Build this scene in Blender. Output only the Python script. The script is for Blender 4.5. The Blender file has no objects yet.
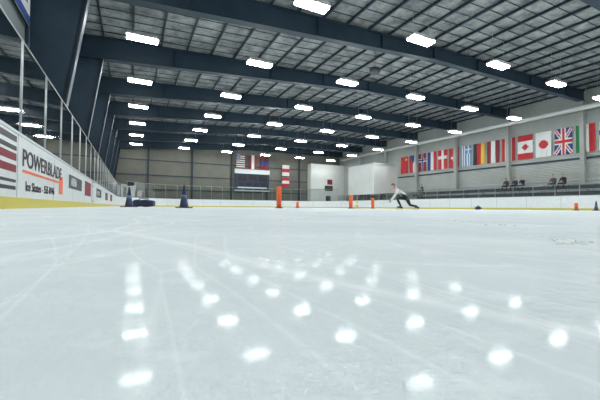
import bpy, bmesh, math, random
from mathutils import Vector, Matrix, Quaternion
random.seed(7)
S = bpy.context.scene
S.view_settings.view_transform = 'Standard'
S.view_settings.look = 'None'
R2 = math.radians

# ------------------------------------------------------------------ materials
def mat(name, col, rough=0.6, metal=0.0, emit=0.0, noise=0.0, nscale=3.0, spec=0.5, ecol=None):
    m = bpy.data.materials.new(name); m.use_nodes = True
    nt = m.node_tree; b = nt.nodes['Principled BSDF']
    b.inputs['Base Color'].default_value = (*col, 1)
    b.inputs['Roughness'].default_value = rough
    b.inputs['Metallic'].default_value = metal
    b.inputs['Specular IOR Level'].default_value = spec
    if emit:
        b.inputs['Emission Color'].default_value = (*(ecol or col), 1)
        b.inputs['Emission Strength'].default_value = emit
    if noise:
        tc = nt.nodes.new('ShaderNodeTexCoord')
        n = nt.nodes.new('ShaderNodeTexNoise'); n.inputs['Scale'].default_value = nscale
        n.inputs['Detail'].default_value = 5
        r = nt.nodes.new('ShaderNodeValToRGB')
        r.color_ramp.elements[0].position = .3; r.color_ramp.elements[1].position = .7
        r.color_ramp.elements[0].color = (*[c*(1-noise) for c in col], 1)
        r.color_ramp.elements[1].color = (*[min(1, c*(1+noise)) for c in col], 1)
        nt.links.new(tc.outputs['Object'], n.inputs['Vector'])
        nt.links.new(n.outputs['Fac'], r.inputs['Fac'])
        nt.links.new(r.outputs['Color'], b.inputs['Base Color'])
    return m

M = {}
M['steel'] = mat('blue_painted_steel', (.014, .034, .054), .5, noise=.15, nscale=1.5)
M['white_board'] = mat('white_board_plastic', (.74, .77, .77), .35, noise=.04, nscale=4)
M['yellow'] = mat('yellow_kick_plastic', (.60, .52, .06), .4)
M['cap'] = mat('cap_rail_plastic', (.50, .56, .58), .4)
M['seam'] = mat('seam_dark', (.12, .13, .13), .6)
M['alu'] = mat('aluminium', (.45, .48, .48), .35, .8)
M['concrete'] = mat('concrete', (.25, .25, .24), .8, noise=.15)
M['black'] = mat('black_plastic', (.012, .012, .014), .5)
M['dkgrey'] = mat('dark_grey', (.05, .055, .06), .6)
M['red'] = mat('red_cloth', (.50, .025, .03), .7)
M['dred'] = mat('dark_red_cloth', (.22, .02, .03), .7)
M['white'] = mat('white_cloth', (.72, .74, .72), .7)
M['snow'] = mat('shaved_ice', (.88, .91, .91), .5)
M['blue'] = mat('blue_cloth', (.02, .05, .22), .7)
M['lblue'] = mat('light_blue_cloth', (.10, .25, .50), .7)
M['cone_band'] = mat('cone_band', (.08, .14, .26), .5)
M['green'] = mat('green_cloth', (.02, .22, .08), .7)
M['gold'] = mat('gold_cloth', (.70, .45, .04), .7)
M['orange'] = mat('orange_plastic', (.85, .13, .03), .45)
M['navy'] = mat('navy_plastic', (.010, .022, .065), .4)
M['housing'] = mat('lamp_housing', (.55, .56, .55), .4)
M['lamp'] = mat('lamp_lens', (1, 1, 1), .4, emit=64, ecol=(.95, .99, 1.0))
M['duct'] = mat('white_duct', (.68, .70, .68), .4)
M['skin'] = mat('skin', (.55, .33, .24), .55)
M['hair'] = mat('dark_hair', (.03, .02, .015), .6)
M['jeans'] = mat('denim', (.04, .06, .11), .8)
M['offwhite'] = mat('white_painted_wall', (.68, .70, .67), .7, noise=.05, nscale=.6)

def wall_panel_mat(name, col, axis, scale, dark):
    """profiled sheet metal: ribs as bump + faint tone variation"""
    m = bpy.data.materials.new(name); m.use_nodes = True
    nt = m.node_tree; b = nt.nodes['Principled BSDF']; b.inputs['Roughness'].default_value = .6
    tc = nt.nodes.new('ShaderNodeTexCoord')
    w = nt.nodes.new('ShaderNodeTexWave'); w.wave_type = 'BANDS'; w.bands_direction = axis
    w.inputs['Scale'].default_value = scale; w.wave_profile = 'SIN'
    n = nt.nodes.new('ShaderNodeTexNoise'); n.inputs['Scale'].default_value = .5; n.inputs['Detail'].default_value = 4
    r = nt.nodes.new('ShaderNodeValToRGB')
    r.color_ramp.elements[0].color = (*[c*dark for c in col], 1); r.color_ramp.elements[0].position = .3
    r.color_ramp.elements[1].color = (*col, 1); r.color_ramp.elements[1].position = .65
    bp = nt.nodes.new('ShaderNodeBump'); bp.inputs['Strength'].default_value = .5; bp.inputs['Distance'].default_value = .05
    L = nt.links.new
    L(tc.outputs['Object'], w.inputs['Vector']); L(tc.outputs['Object'], n.inputs['Vector'])
    L(n.outputs['Fac'], r.inputs['Fac']); L(r.outputs['Color'], b.inputs['Base Color'])
    L(w.outputs['Fac'], bp.inputs['Height']); L(bp.outputs['Normal'], b.inputs['Normal'])
    return m
M['farwall'] = wall_panel_mat('beige_metal_panel', (.19, .19, .155), 'X', 3.0, .75)
M['sidewall'] = wall_panel_mat('white_metal_panel', (.42, .445, .42), 'Z', 2.2, .84)
M['leftwall'] = wall_panel_mat('grey_metal_panel', (.22, .26, .26), 'Y', 3.0, .8)

def insulation_mat():
    m = bpy.data.materials.new('silver_insulation'); m.use_nodes = True
    nt = m.node_tree; b = nt.nodes['Principled BSDF']; b.inputs['Roughness'].default_value = .55
    tc = nt.nodes.new('ShaderNodeTexCoord')
    n = nt.nodes.new('ShaderNodeTexNoise'); n.inputs['Scale'].default_value = 1.3; n.inputs['Detail'].default_value = 8
    n.inputs['Roughness'].default_value = .7
    r = nt.nodes.new('ShaderNodeValToRGB')
    r.color_ramp.elements[0].color = (.14, .155, .155, 1); r.color_ramp.elements[0].position = .36
    r.color_ramp.elements[1].color = (.46, .485, .475, 1); r.color_ramp.elements[1].position = .66
    bp = nt.nodes.new('ShaderNodeBump'); bp.inputs['Strength'].default_value = .6; bp.inputs['Distance'].default_value = .08
    L = nt.links.new
    L(tc.outputs['Object'], n.inputs['Vector']); L(n.outputs['Fac'], r.inputs['Fac'])
    L(r.outputs['Color'], b.inputs['Base Color']); L(n.outputs['Fac'], bp.inputs['Height'])
    L(bp.outputs['Normal'], b.inputs['Normal'])
    return m
M['insul'] = insulation_mat()

def ice_mat():
    m = bpy.data.materials.new('rink_ice'); m.use_nodes = True
    nt = m.node_tree; nt.nodes.clear(); N = nt.nodes.new; L = nt.links.new
    out = N('ShaderNodeOutputMaterial'); mix = N('ShaderNodeMixShader')
    d = N('ShaderNodeBsdfDiffuse'); g = N('ShaderNodeBsdfGlossy')
    fr = N('ShaderNodeFresnel'); fr.inputs['IOR'].default_value = 1.12
    half = N('ShaderNodeMath'); half.operation = 'MULTIPLY'; half.inputs[1].default_value = .55
    cap = N('ShaderNodeMath'); cap.operation = 'MINIMUM'; cap.inputs[1].default_value = .034
    tc = N('ShaderNodeTexCoord')
    n = N('ShaderNodeTexNoise'); n.inputs['Scale'].default_value = 2.2; n.inputs['Detail'].default_value = 12; n.inputs['Roughness'].default_value = .65
    r = N('ShaderNodeValToRGB')
    r.color_ramp.elements[0].color = (.63, .695, .71, 1); r.color_ramp.elements[0].position = .35
    r.color_ramp.elements[1].color = (.76, .805, .815, 1); r.color_ramp.elements[1].position = .65
    L(tc.outputs['Object'], n.inputs['Vector']); L(n.outputs['Fac'], r.inputs['Fac'])
    prev = r.outputs['Color']
    def snow(rot, sc, width, amt, seedv, warp=.5):
        nonlocal prev
        mp = N('ShaderNodeMapping'); mp.inputs['Scale'].default_value = sc; mp.inputs['Rotation'].default_value = (0, 0, R2(rot)); mp.inputs['Location'].default_value = (seedv, seedv*1.7, 0)
        nw = N('ShaderNodeTexNoise'); nw.inputs['Scale'].default_value = warp
        add = N('ShaderNodeMixRGB'); add.blend_type = 'ADD'; add.inputs['Fac'].default_value = .9
        v = N('ShaderNodeTexVoronoi'); v.feature = 'DISTANCE_TO_EDGE'; v.inputs['Scale'].default_value = 1.0
        rr = N('ShaderNodeValToRGB')
        rr.color_ramp.elements[0].color = (1, 1, 1, 1); rr.color_ramp.elements[0].position = .0
        rr.color_ramp.elements[1].color = (0, 0, 0, 1); rr.color_ramp.elements[1].position = width
        L(tc.outputs['Object'], mp.inputs['Vector']); L(tc.outputs['Object'], nw.inputs['Vector'])
        L(mp.outputs['Vector'], add.inputs['Color1']); L(nw.outputs['Color'], add.inputs['Color2'])
        L(add.outputs['Color'], v.inputs['Vector']); L(v.outputs['Distance'], rr.inputs['Fac'])
        cm = N('ShaderNodeMixRGB'); cm.inputs['Color2'].default_value = (.90, .93, .93, 1)
        ml = N('ShaderNodeMath'); ml.operation = 'MULTIPLY'; ml.inputs[1].default_value = amt
        L(rr.outputs['Color'], ml.inputs[0]); L(ml.outputs[0], cm.inputs['Fac'])
        L(prev, cm.inputs['Color1']); prev = cm.outputs['Color']
    snow(58, (1.2, .35, 1), .010, .5, 0)
    snow(-35, (.9, .3, 1), .007, .4, 4.3)
    snow(95, (14, 2.0, 1), .02, .25, 9.1, 1.5)
    snow(-60, (10, 1.6, 1), .02, .28, 3.7, 1.2)
    n3 = N('ShaderNodeTexNoise'); n3.inputs['Scale'].default_value = 12; n3.inputs['Detail'].default_value = 12; n3.inputs['Roughness'].default_value = .8
    r3 = N('ShaderNodeValToRGB'); r3.color_ramp.elements[0].position = .52; r3.color_ramp.elements[0].color = (0, 0, 0, 1)
    r3.color_ramp.elements[1].position = .70; r3.color_ramp.elements[1].color = (.65, .65, .65, 1)
    L(tc.outputs['Object'], n3.inputs['Vector']); L(n3.outputs['Fac'], r3.inputs['Fac'])
    cm = N('ShaderNodeMixRGB'); cm.inputs['Color2'].default_value = (.90, .93, .94, 1)
    L(r3.outputs['Color'], cm.inputs['Fac']); L(prev, cm.inputs['Color1']); prev = cm.outputs['Color']
    L(prev, d.inputs['Color'])
    rg = N('ShaderNodeMapRange'); rg.inputs['To Min'].default_value = .075; rg.inputs['To Max'].default_value = .15
    L(r3.outputs['Color'], rg.inputs['Value']); L(rg.outputs[0], g.inputs['Roughness'])
    n2 = N('ShaderNodeTexNoise'); n2.inputs['Scale'].default_value = 70; n2.inputs['Detail'].default_value = 6
    bp = N('ShaderNodeBump'); bp.inputs['Strength'].default_value = .6; bp.inputs['Distance'].default_value = .003
    L(tc.outputs['Object'], n2.inputs['Vector']); L(n2.outputs['Fac'], bp.inputs['Height'])
    L(bp.outputs['Normal'], d.inputs['Normal'])
    g.inputs['Color'].default_value = (.97, 1, 1, 1)
    L(fr.outputs['Fac'], half.inputs[0]); L(half.outputs[0], cap.inputs[0]); L(cap.outputs[0], mix.inputs['Fac']); L(d.outputs[0], mix.inputs[1]); L(g.outputs[0], mix.inputs[2])
    L(mix.outputs[0], out.inputs['Surface'])
    return m
M['ice'] = ice_mat()

def glass_mat():
    m = bpy.data.materials.new('acrylic_shield'); m.use_nodes = True
    nt = m.node_tree; nt.nodes.clear(); N = nt.nodes.new; L = nt.links.new
    out = N('ShaderNodeOutputMaterial'); mix = N('ShaderNodeMixShader')
    t = N('ShaderNodeBsdfTransparent'); t.inputs['Color'].default_value = (.84, .90, .89, 1)
    g = N('ShaderNodeBsdfGlossy'); g.inputs['Roughness'].default_value = .03
    fr = N('ShaderNodeFresnel'); fr.inputs['IOR'].default_value = 1.45
    L(fr.outputs[0], mix.inputs[0]); L(t.outputs[0], mix.inputs[1]); L(g.outputs[0], mix.inputs[2])
    L(mix.outputs[0], out.inputs['Surface'])
    return m
M['glass'] = glass_mat()

# ------------------------------------------------------------------ mesh builder
class MB:
    def __init__(s): s.bm = bmesh.new(); s.mats = []
    def mi(s, k):
        if k not in s.mats: s.mats.append(k)
        return s.mats.index(k)
    def box(s, a, b, k):
        x0, y0, z0 = a; x1, y1, z1 = b
        v = [s.bm.verts.new(p) for p in [(x0,y0,z0),(x1,y0,z0),(x1,y1,z0),(x0,y1,z0),(x0,y0,z1),(x1,y0,z1),(x1,y1,z1),(x0,y1,z1)]]
        i = s.mi(k)
        for q in [(0,3,2,1),(4,5,6,7),(0,1,5,4),(1,2,6,5),(2,3,7,6),(3,0,4,7)]:
            f = s.bm.faces.new([v[j] for j in q]); f.material_index = i
    def poly_y(s, pts, y0, y1, k):
        i = s.mi(k)
        a = [s.bm.verts.new((p[0], y0, p[1])) for p in pts]; b = [s.bm.verts.new((p[0], y1, p[1])) for p in pts]
        f = s.bm.faces.new(a); f.material_index = i
        f = s.bm.faces.new(b[::-1]); f.material_index = i
        for j in range(len(pts)):
            q = (j+1) % len(pts)
            f = s.bm.faces.new((a[j], b[j], b[q], a[q])); f.material_index = i
    def ring(s, prof, k, c=(0, 0), n=24, smooth=True):
        i = s.mi(k); rows = []
        for r, z in prof:
            rows.append([s.bm.verts.new((c[0]+r*math.cos(2*math.pi*j/n), c[1]+r*math.sin(2*math.pi*j/n), z)) for j in range(n)])
        for a, b in zip(rows, rows[1:]):
            for j in range(n):
                f = s.bm.faces.new((a[j], a[(j+1) % n], b[(j+1) % n], b[j])); f.material_index = i; f.smooth = smooth
        for rw in (rows[0], rows[-1]):
            f = s.bm.faces.new(rw); f.material_index = i
    def tube(s, p0, p1, r, k, n=8):
        p0 = Vector(p0); p1 = Vector(p1); d = (p1-p0).normalized()
        u = d.orthogonal().normalized(); w = d.cross(u); i = s.mi(k)
        A = [s.bm.verts.new(p0+r*(u*math.cos(2*math.pi*j/n)+w*math.sin(2*math.pi*j/n))) for j in range(n)]
        B = [s.bm.verts.new(p1+r*(u*math.cos(2*math.pi*j/n)+w*math.sin(2*math.pi*j/n))) for j in range(n)]
        for j in range(n):
            f = s.bm.faces.new((A[j], A[(j+1) % n], B[(j+1) % n], B[j])); f.material_index = i; f.smooth = True
        for q in (A[::-1], B):
            f = s.bm.faces.new(q); f.material_index = i
    def ell(s, c, rad, k, Rm=None, sub=2, filt=None):
        i = s.mi(k); Rm = Rm or Matrix.Identity(3)
        r = bmesh.ops.create_icosphere(s.bm, subdivisions=sub, radius=1)
        vs = r['verts']; kill = [v for v in vs if filt and not filt(v.co)]
        fs = set(f for v in vs for f in v.link_faces)
        for f in fs: f.material_index = i; f.smooth = True
        for v in vs:
            v.co = Vector(c) + Rm @ Vector((v.co.x*rad[0], v.co.y*rad[1], v.co.z*rad[2]))
        if kill: bmesh.ops.delete(s.bm, geom=kill, context='VERTS')
    def mesh(s, me, fn):
        n0 = len(s.bm.faces); s.bm.from_mesh(me); s.bm.faces.ensure_lookup_table()
        for f in s.bm.faces[n0:]:
            f.material_index = s.mi(fn(f.calc_center_median())); f.smooth = True
    def done(s, name, parent=None, loc=None, rotz=0, norm=True):
        if norm: bmesh.ops.recalc_face_normals(s.bm, faces=s.bm.faces[:])
        me = bpy.data.meshes.new(name); s.bm.to_mesh(me); s.bm.free()
        for k in s.mats: me.materials.append(M[k])
        o = bpy.data.objects.new(name, me); S.collection.objects.link(o)
        if parent: o.parent = parent
        if loc: o.location = loc
        o.rotation_euler.z = rotz
        return o
def empty(name, loc=(0, 0, 0), parent=None):
    o = bpy.data.objects.new(name, None); S.collection.objects.link(o); o.location = loc; o.empty_display_size = .3
    o.parent = parent
    return o

# ------------------------------------------------------------------ dimensions
XL, XR, YN, YF = -3.3, 34.0, -16.0, 51.0      # hall
BX0, BX1, BY0, BY1, BR = -1.45, 28.5, -12.0, 48.0, 8.5   # rink
XRIDGE = 16.0
def bot(x):
    return 7.7 + (x-XL)*(9.0-7.7)/(XRIDGE-XL) if x < XRIDGE else 9.0 + (x-XRIDGE)*.2/(XR-XRIDGE)
def dep(x):
    return 1.35 - (x-XL)*.45/(XRIDGE-XL) if x < XRIDGE else .9 + (x-XRIDGE)*.1/(XR-XRIDGE)
def top(x): return bot(x)+dep(x)

# ------------------------------------------------------------------ shell
b = MB(); b.box((XL-.3, YN-.3, -.35), (XR+.3, YF+.3, -.06), 'concrete'); b.done('floor')
def roundrect(x0, x1, y0, y1, r, n=14):
    P = []
    for cx, cy, a0 in [(x1-r, y1-r, 0), (x0+r, y1-r, 90), (x0+r, y0+r, 180), (x1-r, y0+r, 270)]:
        for i in range(n+1):
            a = R2(a0+90*i/n); P.append((cx+r*math.cos(a), cy+r*math.sin(a), math.cos(a), math.sin(a)))
    return P
PATH = roundrect(BX0, BX1, BY0, BY1, BR)
bm = bmesh.new(); vs = [bm.verts.new((p[0]+p[2]*.04, p[1]+p[3]*.04, 0)) for p in PATH]; f = bm.faces.new(vs)
ex = bmesh.ops.extrude_face_region(bm, geom=[f]); bmesh.ops.translate(bm, verts=[v for v in ex['geom'] if isinstance(v, bmesh.types.BMVert)], vec=(0, 0, -.06))
bmesh.ops.recalc_face_normals(bm, faces=bm.faces[:])
me = bpy.data.meshes.new('floor_ice'); bm.to_mesh(me); me.materials.append(M['ice'])
S.collection.objects.link(bpy.data.objects.new('floor_ice', me))

GP = [(XL-.3,-.06),(XR+.3,-.06),(XR+.3,top(XR)),(XRIDGE,top(XRIDGE)),(XL-.3,top(XL))]
b = MB(); b.poly_y(GP, YF, YF+.25, 'farwall'); b.done('wall_back')
b = MB(); b.poly_y(GP, YN-.25, YN, 'leftwall'); b.done('wall_front')
b = MB(); b.box((XL-.25, YN, -.06), (XL, YF, top(XL)), 'leftwall'); b.done('wall_left')
b = MB(); b.box((XR, YN, -.06), (XR+.25, YF, top(XR)), 'sidewall'); b.done('wall_right')
b = MB(); b.poly_y([(XL-.3,top(XL)),(XRIDGE,top(XRIDGE)),(XR+.3,top(XR)),(XR+.3,top(XR)+.2),(XRIDGE,top(XRIDGE)+.2),(XL-.3,top(XL)+.2)], YN-.3, YF+.3, 'insul'); b.done('ceiling')

b = MB(); x = XL+.4
while x < XR:
    z = top(x)-.02
    b.box((x-.02, YN, z-.12), (x+.02, YF, z), 'steel'); b.box((x-.045, YN, z-.135), (x+.045, YF, z-.12), 'steel')
    x += 1.4
y = YN+.6
while y < YF:
    for (xa, xb) in [(XL, XRIDGE), (XRIDGE, XR)]:
        b.tube((xa, y, top(xa)-.06), (xb, y, top(xb)-.06), .02, 'steel', 4)
    y += .8
b.done('roof_purlins')

FY = [-7.5, -.3, 6.9, 14.1, 20.3, 26.4, 32.4, 38.4, 44.4, 50.2]
for y in FY:
    b = MB()
    xs = [XL+.15, 6, XRIDGE, 25, XR-.1]
    prof = [(x, bot(x)) for x in xs] + [(x, top(x)-.17) for x in xs[::-1]]
    b.poly_y(prof, y-.035, y+.035, 'steel')
    lo = [(x, bot(x)) for x in xs] + [(x, bot(x)-.05) for x in xs[::-1]]
    hi = [(x, top(x)-.165) for x in xs] + [(x, top(x)-.20) for x in xs[::-1]]
    b.poly_y(lo, y-.2, y+.2, 'steel'); b.poly_y(hi, y-.2, y+.2, 'steel')
    for x in [2, 8, 12, 16, 20, 26, 31]:
        b.box((x-.012, y-.16, bot(x)), (x+.012, y+.16, top(x)-.2), 'steel')
    zt = bot(XL)+.05
    b.poly_y([(XL+.1,-.06),(XL+.6,-.06),(XL+1.75,zt),(XL+.1,zt)], y-.03, y+.03, 'steel')
    b.poly_y([(XL+.6,-.06),(XL+.66,-.06),(XL+1.81,zt+.02),(XL+1.75,zt+.02)], y-.2, y+.2, 'steel')
    b.poly_y([(XL+.02,-.06),(XL+.08,-.06),(XL+.08,top(XL)-.22),(XL+.02,top(XL)-.22)], y-.2, y+.2, 'steel')
    zt = bot(XR)+.05
    b.poly_y([(XR-.08,-.06),(XR-.35,-.06),(XR-.6,zt),(XR-.08,zt)], y-.15, y+.15, 'sidewall')
    b.done('steel_roof_frame')

b = MB()
for x in [1.9, 7.8, 13.7, 19.6, 25.5]:
    b.box((x-.11, YF-.25, -.06), (x+.11, YF-.02, top(x)-.25), 'steel')
for z in [2.4, 4.4, 6.5]:
    b.box((XL+.1, YF-.12, z-.06), (27.0, YF-.02, z+.06), 'steel')
b.done('wall_back_girts')
b = MB()
for z in [2.2, 4.2, 6.2]:
    b.box((XL+.002, YN+.1, z-.06), (XL+.015+.1, YF-.1, z+.06), 'steel')
b.done('wall_left_girts')

# ------------------------------------------------------------------ lamps
def lamp(x, y):
    b = MB(); z = 8.0
    b.poly_y([(-.62, .16), (.62, .16), (.70, .02), (-.70, .02)], -.26, .26, 'housing')
    b.box((-.25, -.12, .16), (.25, .12, .26), 'housing')
    b.box((-.66, -.22, -.055), (.66, .22, .018), 'lamp')
    for sx in (-.5, .5): b.tube((sx, 0, .16), (sx, 0, top(x+sx)-z-.01), .008, 'alu', 5)
    b.done('ceiling_light', loc=(x, y, z))
for iy in range(-2, 8):
    for ix in range(6):
        lamp(.3+5.88*ix, 5.3+6.02*iy)

# ------------------------------------------------------------------ boards
def resample(step):
    P = PATH + [PATH[0]]; out = []; carry = 0
    for a, c in zip(P, P[1:]):
        d = math.hypot(c[0]-a[0], c[1]-a[1]); t = carry
        while t < d:
            k = t/d; nx = a[2]+(c[2]-a[2])*k; ny = a[3]+(c[3]-a[3])*k; l = math.hypot(nx, ny)
            out.append((a[0]+(c[0]-a[0])*k, a[1]+(c[1]-a[1])*k, nx/l, ny/l)); t += step
        carry = t-d
    return out
def sweep(b, prof, k):
    i = b.mi(k); rows = [[b.bm.verts.new((p[0]+p[2]*o, p[1]+p[3]*o, z)) for o, z in prof] for p in PATH]
    n = len(rows); m = len(prof)
    for a in range(n):
        c = (a+1) % n
        for j in range(m):
            q = (j+1) % m
            f = b.bm.faces.new((rows[a][j], rows[a][q], rows[c][q], rows[c][j])); f.material_index = i
boards = empty('rink_boards')
BH = 1.07
b = MB(); sweep(b, [(0, .15), (0, BH-.03), (.10, BH-.03), (.10, -.06), (.05, -.06), (.05, .15)], 'white_board'); b.done('panels', boards)
b = MB(); sweep(b, [(-.012, .0), (-.012, .155), (.02, .16), (.048, .16), (.048, 0)], 'yellow'); b.done('kickplate', boards)
b = MB(); sweep(b, [(-.015, BH-.03), (-.015, BH+.01), (.14, BH+.01), (.14, BH-.03)], 'cap'); b.done('cap_rail', boards)
b = MB()
for p in resample(2.44):
    t = (-p[3], p[2])
    a = (p[0]-p[2]*.003, p[1]-p[3]*.003)
    q = [(a[0]+t[0]*w, a[1]+t[1]*w) for w in (-.008, .008)]
    vv = [b.bm.verts.new((q[0][0], q[0][1], .165)), b.bm.verts.new((q[1][0], q[1][1], .165)), b.bm.verts.new((q[1][0], q[1][1], BH-.03)), b.bm.verts.new((q[0][0], q[0][1], BH-.03))]
    f = b.bm.faces.new(vv); f.material_index = b.mi('seam')
b.done('panel_seams', boards, norm=False)
def gh(p):
    if p[3] > .35 or p[3] < -.35: return 1.85
    return .85 if p[2] > 0 else 1.45
RS = resample(1.55)
bg = MB(); bp_ = MB()
for i, p in enumerate(RS):
    q = RS[(i+1) % len(RS)]; h = min(gh(p), gh(q))
    o0 = .06; z0, z1 = BH+.01, BH+h
    vs = [p, q]
    lo = [bg.bm.verts.new((v[0]+v[2]*o0, v[1]+v[3]*o0, z0)) for v in vs]
    hi = [bg.bm.verts.new((v[0]+v[2]*o0, v[1]+v[3]*o0, z1)) for v in vs]
    f = bg.bm.faces.new((lo[0], lo[1], hi[1], hi[0])); f.material_index = bg.mi('glass')
    c = (p[0]+p[2]*.06, p[1]+p[3]*.06)
    bp_.tube((c[0], c[1], BH), (c[0], c[1], BH+gh(p)), .018, 'alu', 6)
    c2 = (q[0]+q[2]*.06, q[1]+q[3]*.06)
    bp_.tube((c[0], c[1], z1), (c2[0], c2[1], z1), .02 if gh(p) != 1.45 else .010, 'alu', 6)
bg.done('shield_glass', boards, norm=False); bp_.done('shield_posts', boards)

def textobj(txt, size, y, z, k, name, parent, sx=1.0, x=BX0+.006):
    c = bpy.data.curves.new(name, 'FONT'); c.body = txt; c.size = size; c.extrude = .002; c.offset = size*.012
    o = bpy.data.objects.new(name+'_tmp', c); S.collection.objects.link(o)
    bpy.context.view_layer.update()
    me = bpy.data.meshes.new_from_object(o.evaluated_get(bpy.context.evaluated_depsgraph_get()))
    bpy.data.objects.remove(o); me.materials.clear(); me.materials.append(M[k])
    o = bpy.data.objects.new(name, me); S.collection.objects.link(o)
    o.rotation_euler = (R2(90), 0, R2(90)); o.location = (x, y, z); o.scale = (sx, 1, 1); o.parent = parent
    return o
ad = empty('sponsor_advert', parent=boards)
textobj('POWERBLADE', .36, 6.15, .63, 'black', 'lettering_top', ad, sx=1.3)
textobj('Ice Skates - 555 0146', .20, 6.35, .27, 'black', 'lettering_bottom', ad, sx=1.2)
b = MB(); b.box((BX0-.002, 6.2, .535), (BX0+.004, 8.9, .575), 'orange'); b.box((BX0-.002, 8.95, .30), (BX0+.004, 9.35, .70), 'orange'); b.done('swoosh', ad)
ad = empty('striped_advert', parent=boards)
b = MB()
for i, (z0, z1, k) in enumerate([(.92, 1.0, 'black'), (.80, .86, 'black'), (.66, .76, 'dred'), (.50, .60, 'dred'), (.36, .40, 'black'), (.26, .31, 'black')]):
    b.box((BX0-.002, 3.2, z0), (BX0+.004, 5.88, z1), k)
b.done('stripes', ad)
for (y0, y1, z0, z1, k, tx) in [(10.2, 12.6, .50, .85, 'dkgrey', 'ARENA'), (13.4, 15.2, .4, .9, 'dred', ''), (17.5, 20, .45, .85, 'black', 'HOCKEY'), (23, 25.2, .4, .85, 'dkgrey', ''), (28, 30.5, .4, .9, 'dred', '')]:
    ad = empty('advert', parent=boards)
    b = MB(); b.box((BX0-.002, y0, z0), (BX0+.004, y1, z1), k); b.done('field', ad)
    if tx: textobj(tx, .30, y0+.3, z0+.08, 'white', 'lettering', ad, x=BX0+.008)
b = MB(); b.box((BX0-.002, 15.6, .21), (BX0+.006, 16.5, 1.03), 'dkgrey'); b.box((BX0-.002, 15.65, .24), (BX0+.01, 16.45, 1.0), 'white_board'); b.box((BX0, 15.7, .8), (BX0+.03, 15.8, .86), 'alu'); b.done('rink_gate', boards)

b = MB(); X = XL+.13
b.box((X, 11.4, 6.0), (X+.02, 13.8, 8.3), 'white'); b.box((X+.02, 11.4, 6.0), (X+.026, 13.8, 6.3), 'blue')
b.box((X+.02, 11.7, 6.6), (X+.026, 13.5, 6.7), 'blue'); b.box((X+.02, 11.8, 7.0), (X+.026, 13.4, 7.4), 'lblue')
b.tube((X+.01, 11.3, 8.32), (X+.01, 13.85, 8.32), .03, 'alu')
b.done('wall_banner')
b = MB(); b.box((XL+.12, 9.6, 3.2), (XL+.14, 11.8, 4.6), 'white'); b.box((XL+.14, 9.7, 3.3), (XL+.145, 11.7, 3.9), 'lblue'); b.done('wall_banner')

# loose shaved ice next to the skate marks
b = MB()
def pile(cx, cy, n, sx, sy, rot, rmax):
    c, s = math.cos(rot), math.sin(rot)
    for _ in range(n):
        u = random.gauss(0, sx); v = random.gauss(0, sy)
        r = rmax*(.25+.75*random.random()**2)
        rm = Matrix.Rotation(random.random()*6.28, 3, 'Z')
        b.ell((cx+u*c-v*s, cy+u*s+v*c, r*.3), (r*(1+random.random()), r, r*.6), 'snow', rm, 1)
pile(.60, .27, 260, .022, .009, .3, .0024)
pile(.66, .33, 90, .05, .010, .8, .0018)
pile(.40, .12, 30, .03, .012, .2, .0010)
pile(1.1, .75, 120, .12, .02, 1.0, .003)
pile(.6, 1.2, 60, .2, .015, .5, .0025)
b.done('ice_shavings')

# ------------------------------------------------------------------ flags
def flag(name, w, h, fn, loc, face, nu=28, nv=36):
    b = MB(); g = []
    for j in range(nv+1):
        r = []
        for i in range(nu+1):
            u = i/nu; v = j/nv
            dz = .04*(.2+v)*math.sin(u*9+v*2+loc[1]*2.3)
            if face == 'X': p = (-.06-dz, -u*w, -v*h)
            else: p = (u*w, -.06-dz, -v*h)
            r.append(b.bm.verts.new(p))
        g.append(r)
    for j in range(nv):
        for i in range(nu):
            f = b.bm.faces.new((g[j][i], g[j+1][i], g[j+1][i+1], g[j][i+1])); f.smooth = True
            f.material_index = b.mi(fn((i+.5)/nu, (j+.5)/nv))
    if face == 'X': b.tube((-.05, .05, .01), (-.05, -w-.05, .01), .02, 'alu')
    else: b.tube((-.05, -.05, .01), (w+.05, -.05, .01), .02, 'alu')
    return b.done(name, loc=loc, norm=False)
def vs3(a, c, d): return lambda u, v: a if u < .333 else (c if u < .667 else d)
def hs3(a, c, d): return lambda u, v: a if v < .333 else (c if v < .667 else d)
def uk(u, v):
    if abs(u-.5) < .08 or abs(v-.5) < .06: return 'red'
    if abs(u-.5) < .15 or abs(v-.5) < .11: return 'white'
    d = min(abs(u-v), abs(u-(1-v)))
    return 'red' if d < .04 else ('white' if d < .11 else 'blue')
def japan(u, v): return 'red' if ((u-.5)*1.4)**2+((v-.5)*2.4)**2 < .16 else 'white'
def canada(u, v):
    if v < .25 or v > .75: return 'red'
    return 'red' if abs(u-.5)*1.4+abs(v-.5)*2.4 < .36 else 'white'
def canada2(u, v):
    if u < .25 or u > .75: return 'red'
    return 'red' if abs(u-.5)*1.8+abs(v-.5)*2.0 < .32 else 'white'
def swiss(u, v):
    a, c = abs(u-.5)*1.4, abs(v-.5)*2.4
    return 'white' if (a < .13 and c < .42) or (c < .13 and a < .42) else 'red'
def greece(u, v):
    if u > .45 and v < .4: return 'white' if abs(u-.72) < .05 or abs(v-.2) < .035 else 'lblue'
    return 'lblue' if int(u*9) % 2 == 0 else 'white'
def cross(bg, c1, c2=None):
    def f(u, v):
        a, c = abs(u-.5), abs(v-.38)
        if c2 and (a < .06 or c < .04): return c2
        return c1 if (a < .12 or c < .08) else bg
    return f
def czech(u, v):
    if v < .5 and abs(u-.5) < .5-v: return 'blue'
    return 'white' if u > .5 else 'red'
def china(u, v): return 'gold' if (u-.75)**2+((v-.18)*1.7)**2 < .02 else 'red'
def usa(u, v):
    if u < .42 and v < .45: return 'white' if (int(u*24)+int(v*28)) % 3 == 0 else 'blue'
    return 'dred' if int(v*13) % 2 == 0 else 'white'
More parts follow.
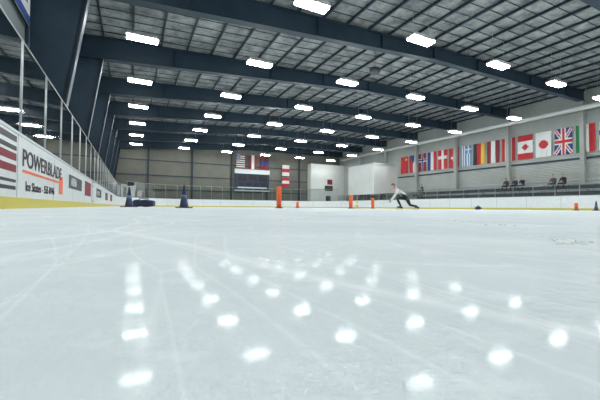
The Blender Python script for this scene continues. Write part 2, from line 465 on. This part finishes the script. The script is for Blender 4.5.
FL = [('italian_flag', vs3('green', 'white', 'red')), ('british_flag', uk), ('japanese_flag', japan), ('canadian_flag', canada),
      ('canadian_flag', canada2), ('latvian_flag', vs3('dred', 'white', 'dred')), ('german_flag', vs3('black', 'red', 'gold')), ('greek_flag', greece),
      ('swiss_flag', swiss), ('danish_flag', cross('red', 'white')), ('french_flag', vs3('blue', 'white', 'red')),
      ('norwegian_flag', cross('dred', 'white', 'blue')), ('czech_flag', czech), ('chinese_flag', china)]
for i, (nm, fn) in enumerate(FL):
    flag(nm, 1.35, 2.35, fn, (XR-.03, 14.0+1.6*i+.68, 7.25), 'X')
flag('finnish_flag', 1.35, 2.35, cross('white', 'blue'), (XR-.03, 12.4+.68, 7.25), 'X')
flag('swedish_flag', 1.35, 2.35, cross('blue', 'gold'), (XR-.03, 10.8+.68, 7.25), 'X')
flag('american_flag', 1.35, 2.2, usa, (14.4, YF-.33, 8.3), 'Y')
flag('canadian_flag', 1.35, 2.2, vs3('dred', 'white', 'dred'), (16.4, YF-.33, 8.3), 'Y')
flag('hanging_banner', 1.35, 2.2, hs3('dred', 'blue', 'dred'), (18.4, YF-.33, 8.3), 'Y')
flag('hanging_banner', 1.3, 1.8, hs3('white', 'red', 'white'), (22.2, YF-.33, 7.1), 'Y')
flag('hanging_banner', 1.3, 1.5, hs3('red', 'white', 'red'), (22.2, YF-.33, 5.0), 'Y')

# ------------------------------------------------------------------ scoreboard
b = MB(); Y0 = YF-.30
b.box((14.2, Y0-.25, 2.7), (19.8, Y0, 5.5), 'navy'); b.box((14.1, Y0-.28, 5.3), (19.9, Y0, 6.0), 'white')
b.box((14.1, Y0-.27, 2.55), (19.9, Y0, 2.75), 'alu')
for x0 in (14.6, 18.0): b.box((x0, Y0-.29, 4.1), (x0+1.4, Y0-.2, 5.1), 'black')
b.box((16.3, Y0-.29, 4.3), (17.7, Y0-.2, 5.1), 'black'); b.box((14.6, Y0-.28, 3.0), (19.4, Y0-.2, 3.2), 'white')
for i in range(4): b.box((14.7+i*1.25, Y0-.29, 3.4), (15.5+i*1.25, Y0-.2, 3.85), 'black')
b.done('scoreboard')

b = MB(); b.box((27.2, YF-1.2, -.06), (XR-.02, YF-.02, 7.6), 'offwhite')
b.box((30.2, YF-1.23, .0), (31.2, YF-1.2, 2.1), 'dkgrey'); b.box((30.0, YF-1.23, 3.0), (31.6, YF-1.2, 3.9), 'dkgrey')
b.box((30.5, YF-1.24, 4.1), (31.5, YF-1.2, 5.0), 'dred'); b.done('office_block')
b = MB(); b.box((29.7, 36.3, -.06), (XR-.01, 42.3, 6.2), 'offwhite')
b.box((29.6, 36.2, 6.2), (XR-.01, 42.4, 6.32), 'cap')
b.box((31, 36.27, -.05), (32, 36.3, 2.1), 'dkgrey'); b.done('storage_room')

b = MB()
b.tube((XR-.85, YN+.5, 8.5), (XR-.85, 49.5, 8.5), .20, 'duct', 16)
for i in range(10): b.box((XR-.87, -12+i*6.4, 8.65), (XR-.83, -11.95+i*6.4, top(XR)-.05), 'alu')
b.done('air_duct')
b = MB(); b.box((XR-.10, YN+.2, 4.35), (XR-.01, 36, 4.5), 'steel'); b.box((XR-.06, YN+.2, 2.6), (XR-.01, 36, 2.66), 'cap'); b.done('trim_1')

# ------------------------------------------------------------------ bleachers
bl = empty('bleachers')
b = MB()
rows = [(30.3, 1.05), (31.3, 1.60), (32.3, 2.15)]
for x, z in rows:
    b.box((x, 7, z-.05), (x+.3, 31, z), 'alu')
    b.box((x-.45, 7, z-.46), (x-.02, 31, z-.42), 'alu')
    b.box((x-.03, 7, z-.42), (x-.01, 31, z-.1), 'dkgrey')
b.done('planks', bl)
b = MB(); y = 7.2
while y < 31:
    for x, z in rows:
        b.box((x+.05, y, -.06), (x+.11, y+.06, z-.05), 'dkgrey'); b.box((x-.40, y, -.06), (x-.34, y+.06, z-.46), 'dkgrey')
    b.tube((30.0, y, .1), (32.5, y, 1.9), .025, 'dkgrey', 6)
    y += 1.83
b.done('understructure', bl)
b = MB(); y = 6.0
while y < 36:
    b.tube((29.35, y, -.06), (29.35, y, 1.65), .025, 'dkgrey', 6); y += 2
for z in (1.65, 1.35): b.tube((29.35, 6, z), (29.35, 36, z), .022, 'dkgrey', 6)
b.done('handrail')

# ------------------------------------------------------------------ cones, posts, bags
def cone(x, y, h, k='navy', rot=.3):
    b = MB(); s = h*.27
    b.box((-s, -s, 0), (s, s, h*.045), k)
    b.ring([(h*.20, h*.045), (h*.185, h*.09), (h*.13, h*.42)], k)
    b.ring([(h*.132, h*.42), (h*.108, h*.58)], 'white' if k != 'navy' else 'cone_band')
    b.ring([(h*.106, h*.58), (h*.04, h*.97), (h*.032, h)], k)
    b.done('traffic_cone', loc=(x, y, 0), rotz=rot)
cone(1.49, 11.24, .74); cone(-.13, 16.9, .90, rot=.8); cone(26.2, 10.3, .62)
cone(15.7, 21.2, .70, 'yellow')
def post(x, y, h, r):
    b = MB()
    b.ring([(r*1.5, 0), (r*1.5, .04), (r*1.1, .06)], 'black')
    b.ring([(r, .05), (r, h-.04), (r*.85, h)], 'orange')
    b.ring([(r*1.01, h*.62), (r*1.02, h*.70)], 'orange')
    b.done('orange_training_post', loc=(x, y, 0))
post(6.55, 15.3, 1.08, .125); post(14.7, 20.6, 1.0, .14); post(20.7, 25.4, 1.0, .14); post(13.35, 26.9, .55, .12); post(26.3, 11.4, .5, .1)
def bag(x, y, L, W, H, rot):
    b = MB(); n = 16; rowsv = []
    for i in range(13):
        t = i/12*2-1; s = (1-abs(t)**6*.35)
        r = []
        for j in range(n):
            a = 2*math.pi*j/n; ca, sa = math.cos(a), math.sin(a)
            px_ = math.copysign(abs(ca)**.6, ca)*W/2*s; pz = math.copysign(abs(sa)**.6, sa)*H/2*s
            r.append(b.bm.verts.new((t*L/2, px_, max(0, H/2+pz*(1+.08*math.sin(t*7))))))
        rowsv.append(r)
    for a, c in zip(rowsv, rowsv[1:]):
        for j in range(n):
            f = b.bm.faces.new((a[j], a[(j+1) % n], c[(j+1) % n], c[j])); f.smooth = True; f.material_index = b.mi('navy')
    for r in (rowsv[0], rowsv[-1]): b.bm.faces.new(r).material_index = b.mi('navy')
    for sx in (-.2, .2):
        b.tube((sx*L, -W/2-.01, H*.3), (sx*L, -W*.2, H+.02), .015, 'black'); b.tube((sx*L, -W*.2, H+.02), (sx*L, W*.2, H+.02), .015, 'black')
        b.tube((sx*L, 0, H), (sx*L, 0, H+.07), .015, 'black')
    b.tube((-.2*L, 0, H+.07), (.2*L, 0, H+.07), .02, 'black')
    b.done('equipment_bag', loc=(x, y, 0), rotz=rot)
bag(.62, 22.2, 1.25, .5, .44, -.4); bag(23.3, 16.3, .8, .4, .22, .5)

b = MB(); b.ring([(.28, -.12), (.34, 0), (.30, .16), (.12, .22)], 'dkgrey', n=20); b.tube((0, 0, .2), (0, 0, top(13)-8.35-.01), .012, 'dkgrey')
b.done('hanging_speaker', loc=(13.0, 15.8, 8.35))

# ------------------------------------------------------------------ people
def skin_mesh(V, E, Rr, root=0, sub=2):
    me = bpy.data.meshes.new('tmp'); me.from_pydata([tuple(v) for v in V], E, [])
    o = bpy.data.objects.new('tmp', me); S.collection.objects.link(o)
    o.modifiers.new('s', 'SKIN')
    for i, sv in enumerate(me.skin_vertices[0].data):
        r = Rr[i]; sv.radius = r if isinstance(r, tuple) else (r, r); sv.use_root = (i == root)
    ss = o.modifiers.new('ss', 'SUBSURF'); ss.levels = sub; ss.render_levels = sub
    bpy.context.view_layer.update()
    res = bpy.data.meshes.new_from_object(o.evaluated_get(bpy.context.evaluated_depsgraph_get()))
    bpy.data.objects.remove(o); return res
def segd(p, a, c):
    ab = c-a; t = max(0, min(1, (p-a).dot(ab)/max(1e-9, ab.dot(ab)))); return (p-(a+ab*t)).length
def hand(b, w, d, up, side, k='skin'):
    d = d.normalized(); up = (up-up.dot(d)*d).normalized(); side = d.cross(up)*(1 if side > 0 else -1)
    P = [w, w+d*.045, w+d*.085]
    b.mesh(skin_mesh(P, [(0, 1), (1, 2)], [(.024, .026), (.036, .018), (.038, .015)], 0, 2), lambda c: k)
    for i, (o, l) in enumerate([(.028, .072), (.010, .080), (-.009, .074), (-.027, .058)]):
        r0 = w+d*.075+side*o; r1 = r0+d*l*.45-up*.006; r2 = r1+(d*.75-up*.55)*l*.35; r3 = r2+(d*.35-up*.9)*l*.28
        b.mesh(skin_mesh([r0, r1, r2, r3], [(0, 1), (1, 2), (2, 3)], [.010, .009, .0085, .0075], 0, 1), lambda c: k)
    r0 = w+d*.03+side*.022; r1 = r0+(side*.8+d*.6)*.034; r2 = r1+(side*.3+d*.9-up*.3)*.032; r3 = r2+(d-up*.4)*.022
    b.mesh(skin_mesh([r0, r1, r2, r3], [(0, 1), (1, 2), (2, 3)], [.013, .011, .010, .008], 0, 1), lambda c: k)
def head(b, c, fwd, up, hair='hair', hatk=None):
    f = fwd.normalized(); up = (up-up.dot(f)*f).normalized(); l = up.cross(f)
    Rm = Matrix((f, l, up)).transposed()
    W = lambda x, y, z: c+Rm@Vector((x, y, z))
    b.ell(c, (.095, .075, .118), 'skin', Rm, 3)
    b.ell(W(.035, 0, -.065), (.055, .052, .052), 'skin', Rm, 2)
    b.ell(W(.098, 0, -.018), (.020, .013, .026), 'skin', Rm, 2)
    for s in (1, -1):
        b.ell(W(.084, s*.030, .006), (.012, .014, .009), 'white', Rm, 1)
        b.ell(W(.094, s*.030, .006), (.005, .006, .006), 'black', Rm, 1)
        b.ell(W(.086, s*.030, .026), (.010, .020, .005), hair, Rm, 1)
        b.ell(W(-.005, s*.076, -.01), (.020, .010, .030), 'skin', Rm, 2)
    b.ell(W(.086, 0, -.060), (.008, .024, .007), 'dred', Rm, 1)
    b.ell(W(-.012, 0, .018), (.102, .086, .120), hatk or hair, Rm, 3, filt=lambda v: v.z > .30 or (v.x < -.15 and v.z > -.55))
def person(name, J, top_k, leg_k, shoe='black', loc=(0, 0, 0), rot=0, hatk=None, skates=False, hd=(1, 0, -.1)):
    J = {k: Vector(v) for k, v in J.items()}
    names = list(J); ix = {n: i for i, n in enumerate(names)}
    rad = {'pelvis': (.15, .115), 'spine': (.135, .105), 'chest': (.165, .12), 'neck': .058, 'headb': .055}
    segs = [('pelvis', 'spine', top_k), ('spine', 'chest', top_k), ('chest', 'neck', top_k), ('neck', 'headb', 'skin')]
    for s in 'LR':
        rad.update({'sh'+s: .068, 'el'+s: .044, 'wr'+s: .029, 'hip'+s: .105, 'kn'+s: .066, 'an'+s: .045, 'toe'+s: .040})
        segs += [('chest', 'sh'+s, top_k), ('sh'+s, 'el'+s, top_k), ('el'+s, 'wr'+s, top_k), ('pelvis', 'hip'+s, leg_k),
                 ('hip'+s, 'kn'+s, leg_k), ('kn'+s, 'an'+s, leg_k), ('an'+s, 'toe'+s, shoe)]
    E = [(ix[a], ix[c]) for a, c, k in segs]
    me = skin_mesh([J[n] for n in names], E, [rad[n] for n in names], ix['pelvis'], 2)
    b = MB()
    def mk(p):
        return min(((segd(p, J[a], J[c])-(.02 if k == leg_k else 0), k) for a, c, k in segs), key=lambda t: t[0])[1]
    b.mesh(me, mk)
    hf = Vector(hd); up = (J['headb']-J['neck']).normalized()*.4+Vector((0, 0, 1))
    head(b, J['headb']+Vector(hd).normalized()*.03+up.normalized()*.10, hf, up, hatk=hatk)
    for s, sg in (('L', 1), ('R', -1)):
        d = (J['wr'+s]-J['el'+s]).normalized(); d2 = (d+Vector((.3, 0, -.2))).normalized()
        hand(b, J['wr'+s]-d*.01, d2, Vector((.3, sg*.9, .5)), sg)
        if skates:
            a, t = J['an'+s], J['toe'+s]; dd = Vector((t.x-a.x, t.y-a.y, 0)).normalized()
            h0 = Vector((a.x, a.y, 0))-dd*.07
            b.tube(h0+Vector((0, 0, .012)), h0+dd*.30+Vector((0, 0, .012)), .010, 'alu', 6)
            for q in (.05, .22): b.tube(h0+dd*q+Vector((0, 0, .012)), h0+dd*q+Vector((0, 0, .075)), .014, 'alu', 6)
            b.tube(h0+Vector((0,0,.085)), h0+dd*.1+Vector((0,0,.085)), .04, shoe, 8)
    return b.done(name, loc=loc, rotz=rot)

skater = dict(pelvis=(-.16, 0, .56), spine=(0, 0, .71), chest=(.18, 0, .85), neck=(.31, 0, .93), headb=(.37, 0, .97),
    shL=(.20, .20, .87), elL=(.36, .27, .63), wrL=(.52, .18, .43), shR=(.20, -.20, .85), elR=(.34, -.25, .59), wrR=(.50, -.14, .39),
    hipL=(-.14, .10, .52), knL=(.26, .17, .51), anL=(.08, .16, .13), toeL=(.25, .18, .085),
    hipR=(-.18, -.10, .52), knR=(-.34, -.24, .20), anR=(-.68, -.28, .14), toeR=(-.55, -.32, .085))
person('skater', skater, 'white', 'black', loc=(11.05, 11.45, 0), rot=R2(180-26.8-14), skates=True, hd=(1, 0, -.3))

def seated(lean=0, spread=.1):
    return dict(pelvis=(0, 0, .10), spine=(.02+lean*.3, 0, .30), chest=(.04+lean, 0, .48), neck=(.06+lean*1.2, 0, .62), headb=(.08+lean*1.3, 0, .68),
    shL=(.04+lean, .19, .53), elL=(.12+lean, .25, .28), wrL=(.34, .12, .22), shR=(.04+lean, -.19, .53), elR=(.12+lean, -.25, .28), wrR=(.34, -.12, .22),
    hipL=(.05, .10, .09), knL=(.46, .10+spread, .10), anL=(.44, .10+spread, -.36), toeL=(.60, .10+spread, -.40),
    hipR=(.05, -.10, .09), knR=(.46, -.10-spread, .10), anR=(.44, -.10-spread, -.36), toeR=(.60, -.10-spread, -.40))
for (y, r, lean, tk, lk, hk) in [(18.2, 2, .1, 'black', 'jeans', None), (18.9, 2, 0, 'navy', 'black', 'dkgrey'), (19.7, 2, .05, 'dkgrey', 'black', None),
                         (14.9, 2, .08, 'black', 'black', None), (15.7, 2, 0, 'dkgrey', 'jeans', 'black'), (30.2, 2, .05, 'black', 'jeans', None), (29.3, 1, .1, 'navy', 'black', None)]:
    x, z = rows[r]
    person('seated_spectator', seated(lean), tk, lk, loc=(x+.18, y, z+.02), rot=R2(180+random.uniform(-12, 12)), hatk=hk)

# ------------------------------------------------------------------ world + camera
w = bpy.data.worlds.new('World'); S.world = w; w.use_nodes = True
w.node_tree.nodes['Background'].inputs[0].default_value = (.5, .55, .55, 1)
w.node_tree.nodes['Background'].inputs[1].default_value = .1
cd = bpy.data.cameras.new('camera'); cd.sensor_width = 36; cd.lens = 332/600*36; cd.clip_start = .01; cd.clip_end = 300
cam = bpy.data.objects.new('camera', cd); S.collection.objects.link(cam); S.camera = cam
Rm = Matrix.Rotation(R2(-26.8), 4, 'Z') @ Matrix.Rotation(R2(90+1.28), 4, 'X') @ Matrix.Rotation(R2(.48), 4, 'Z')
cam.matrix_world = Matrix.Translation((0, 0, .05)) @ Rm
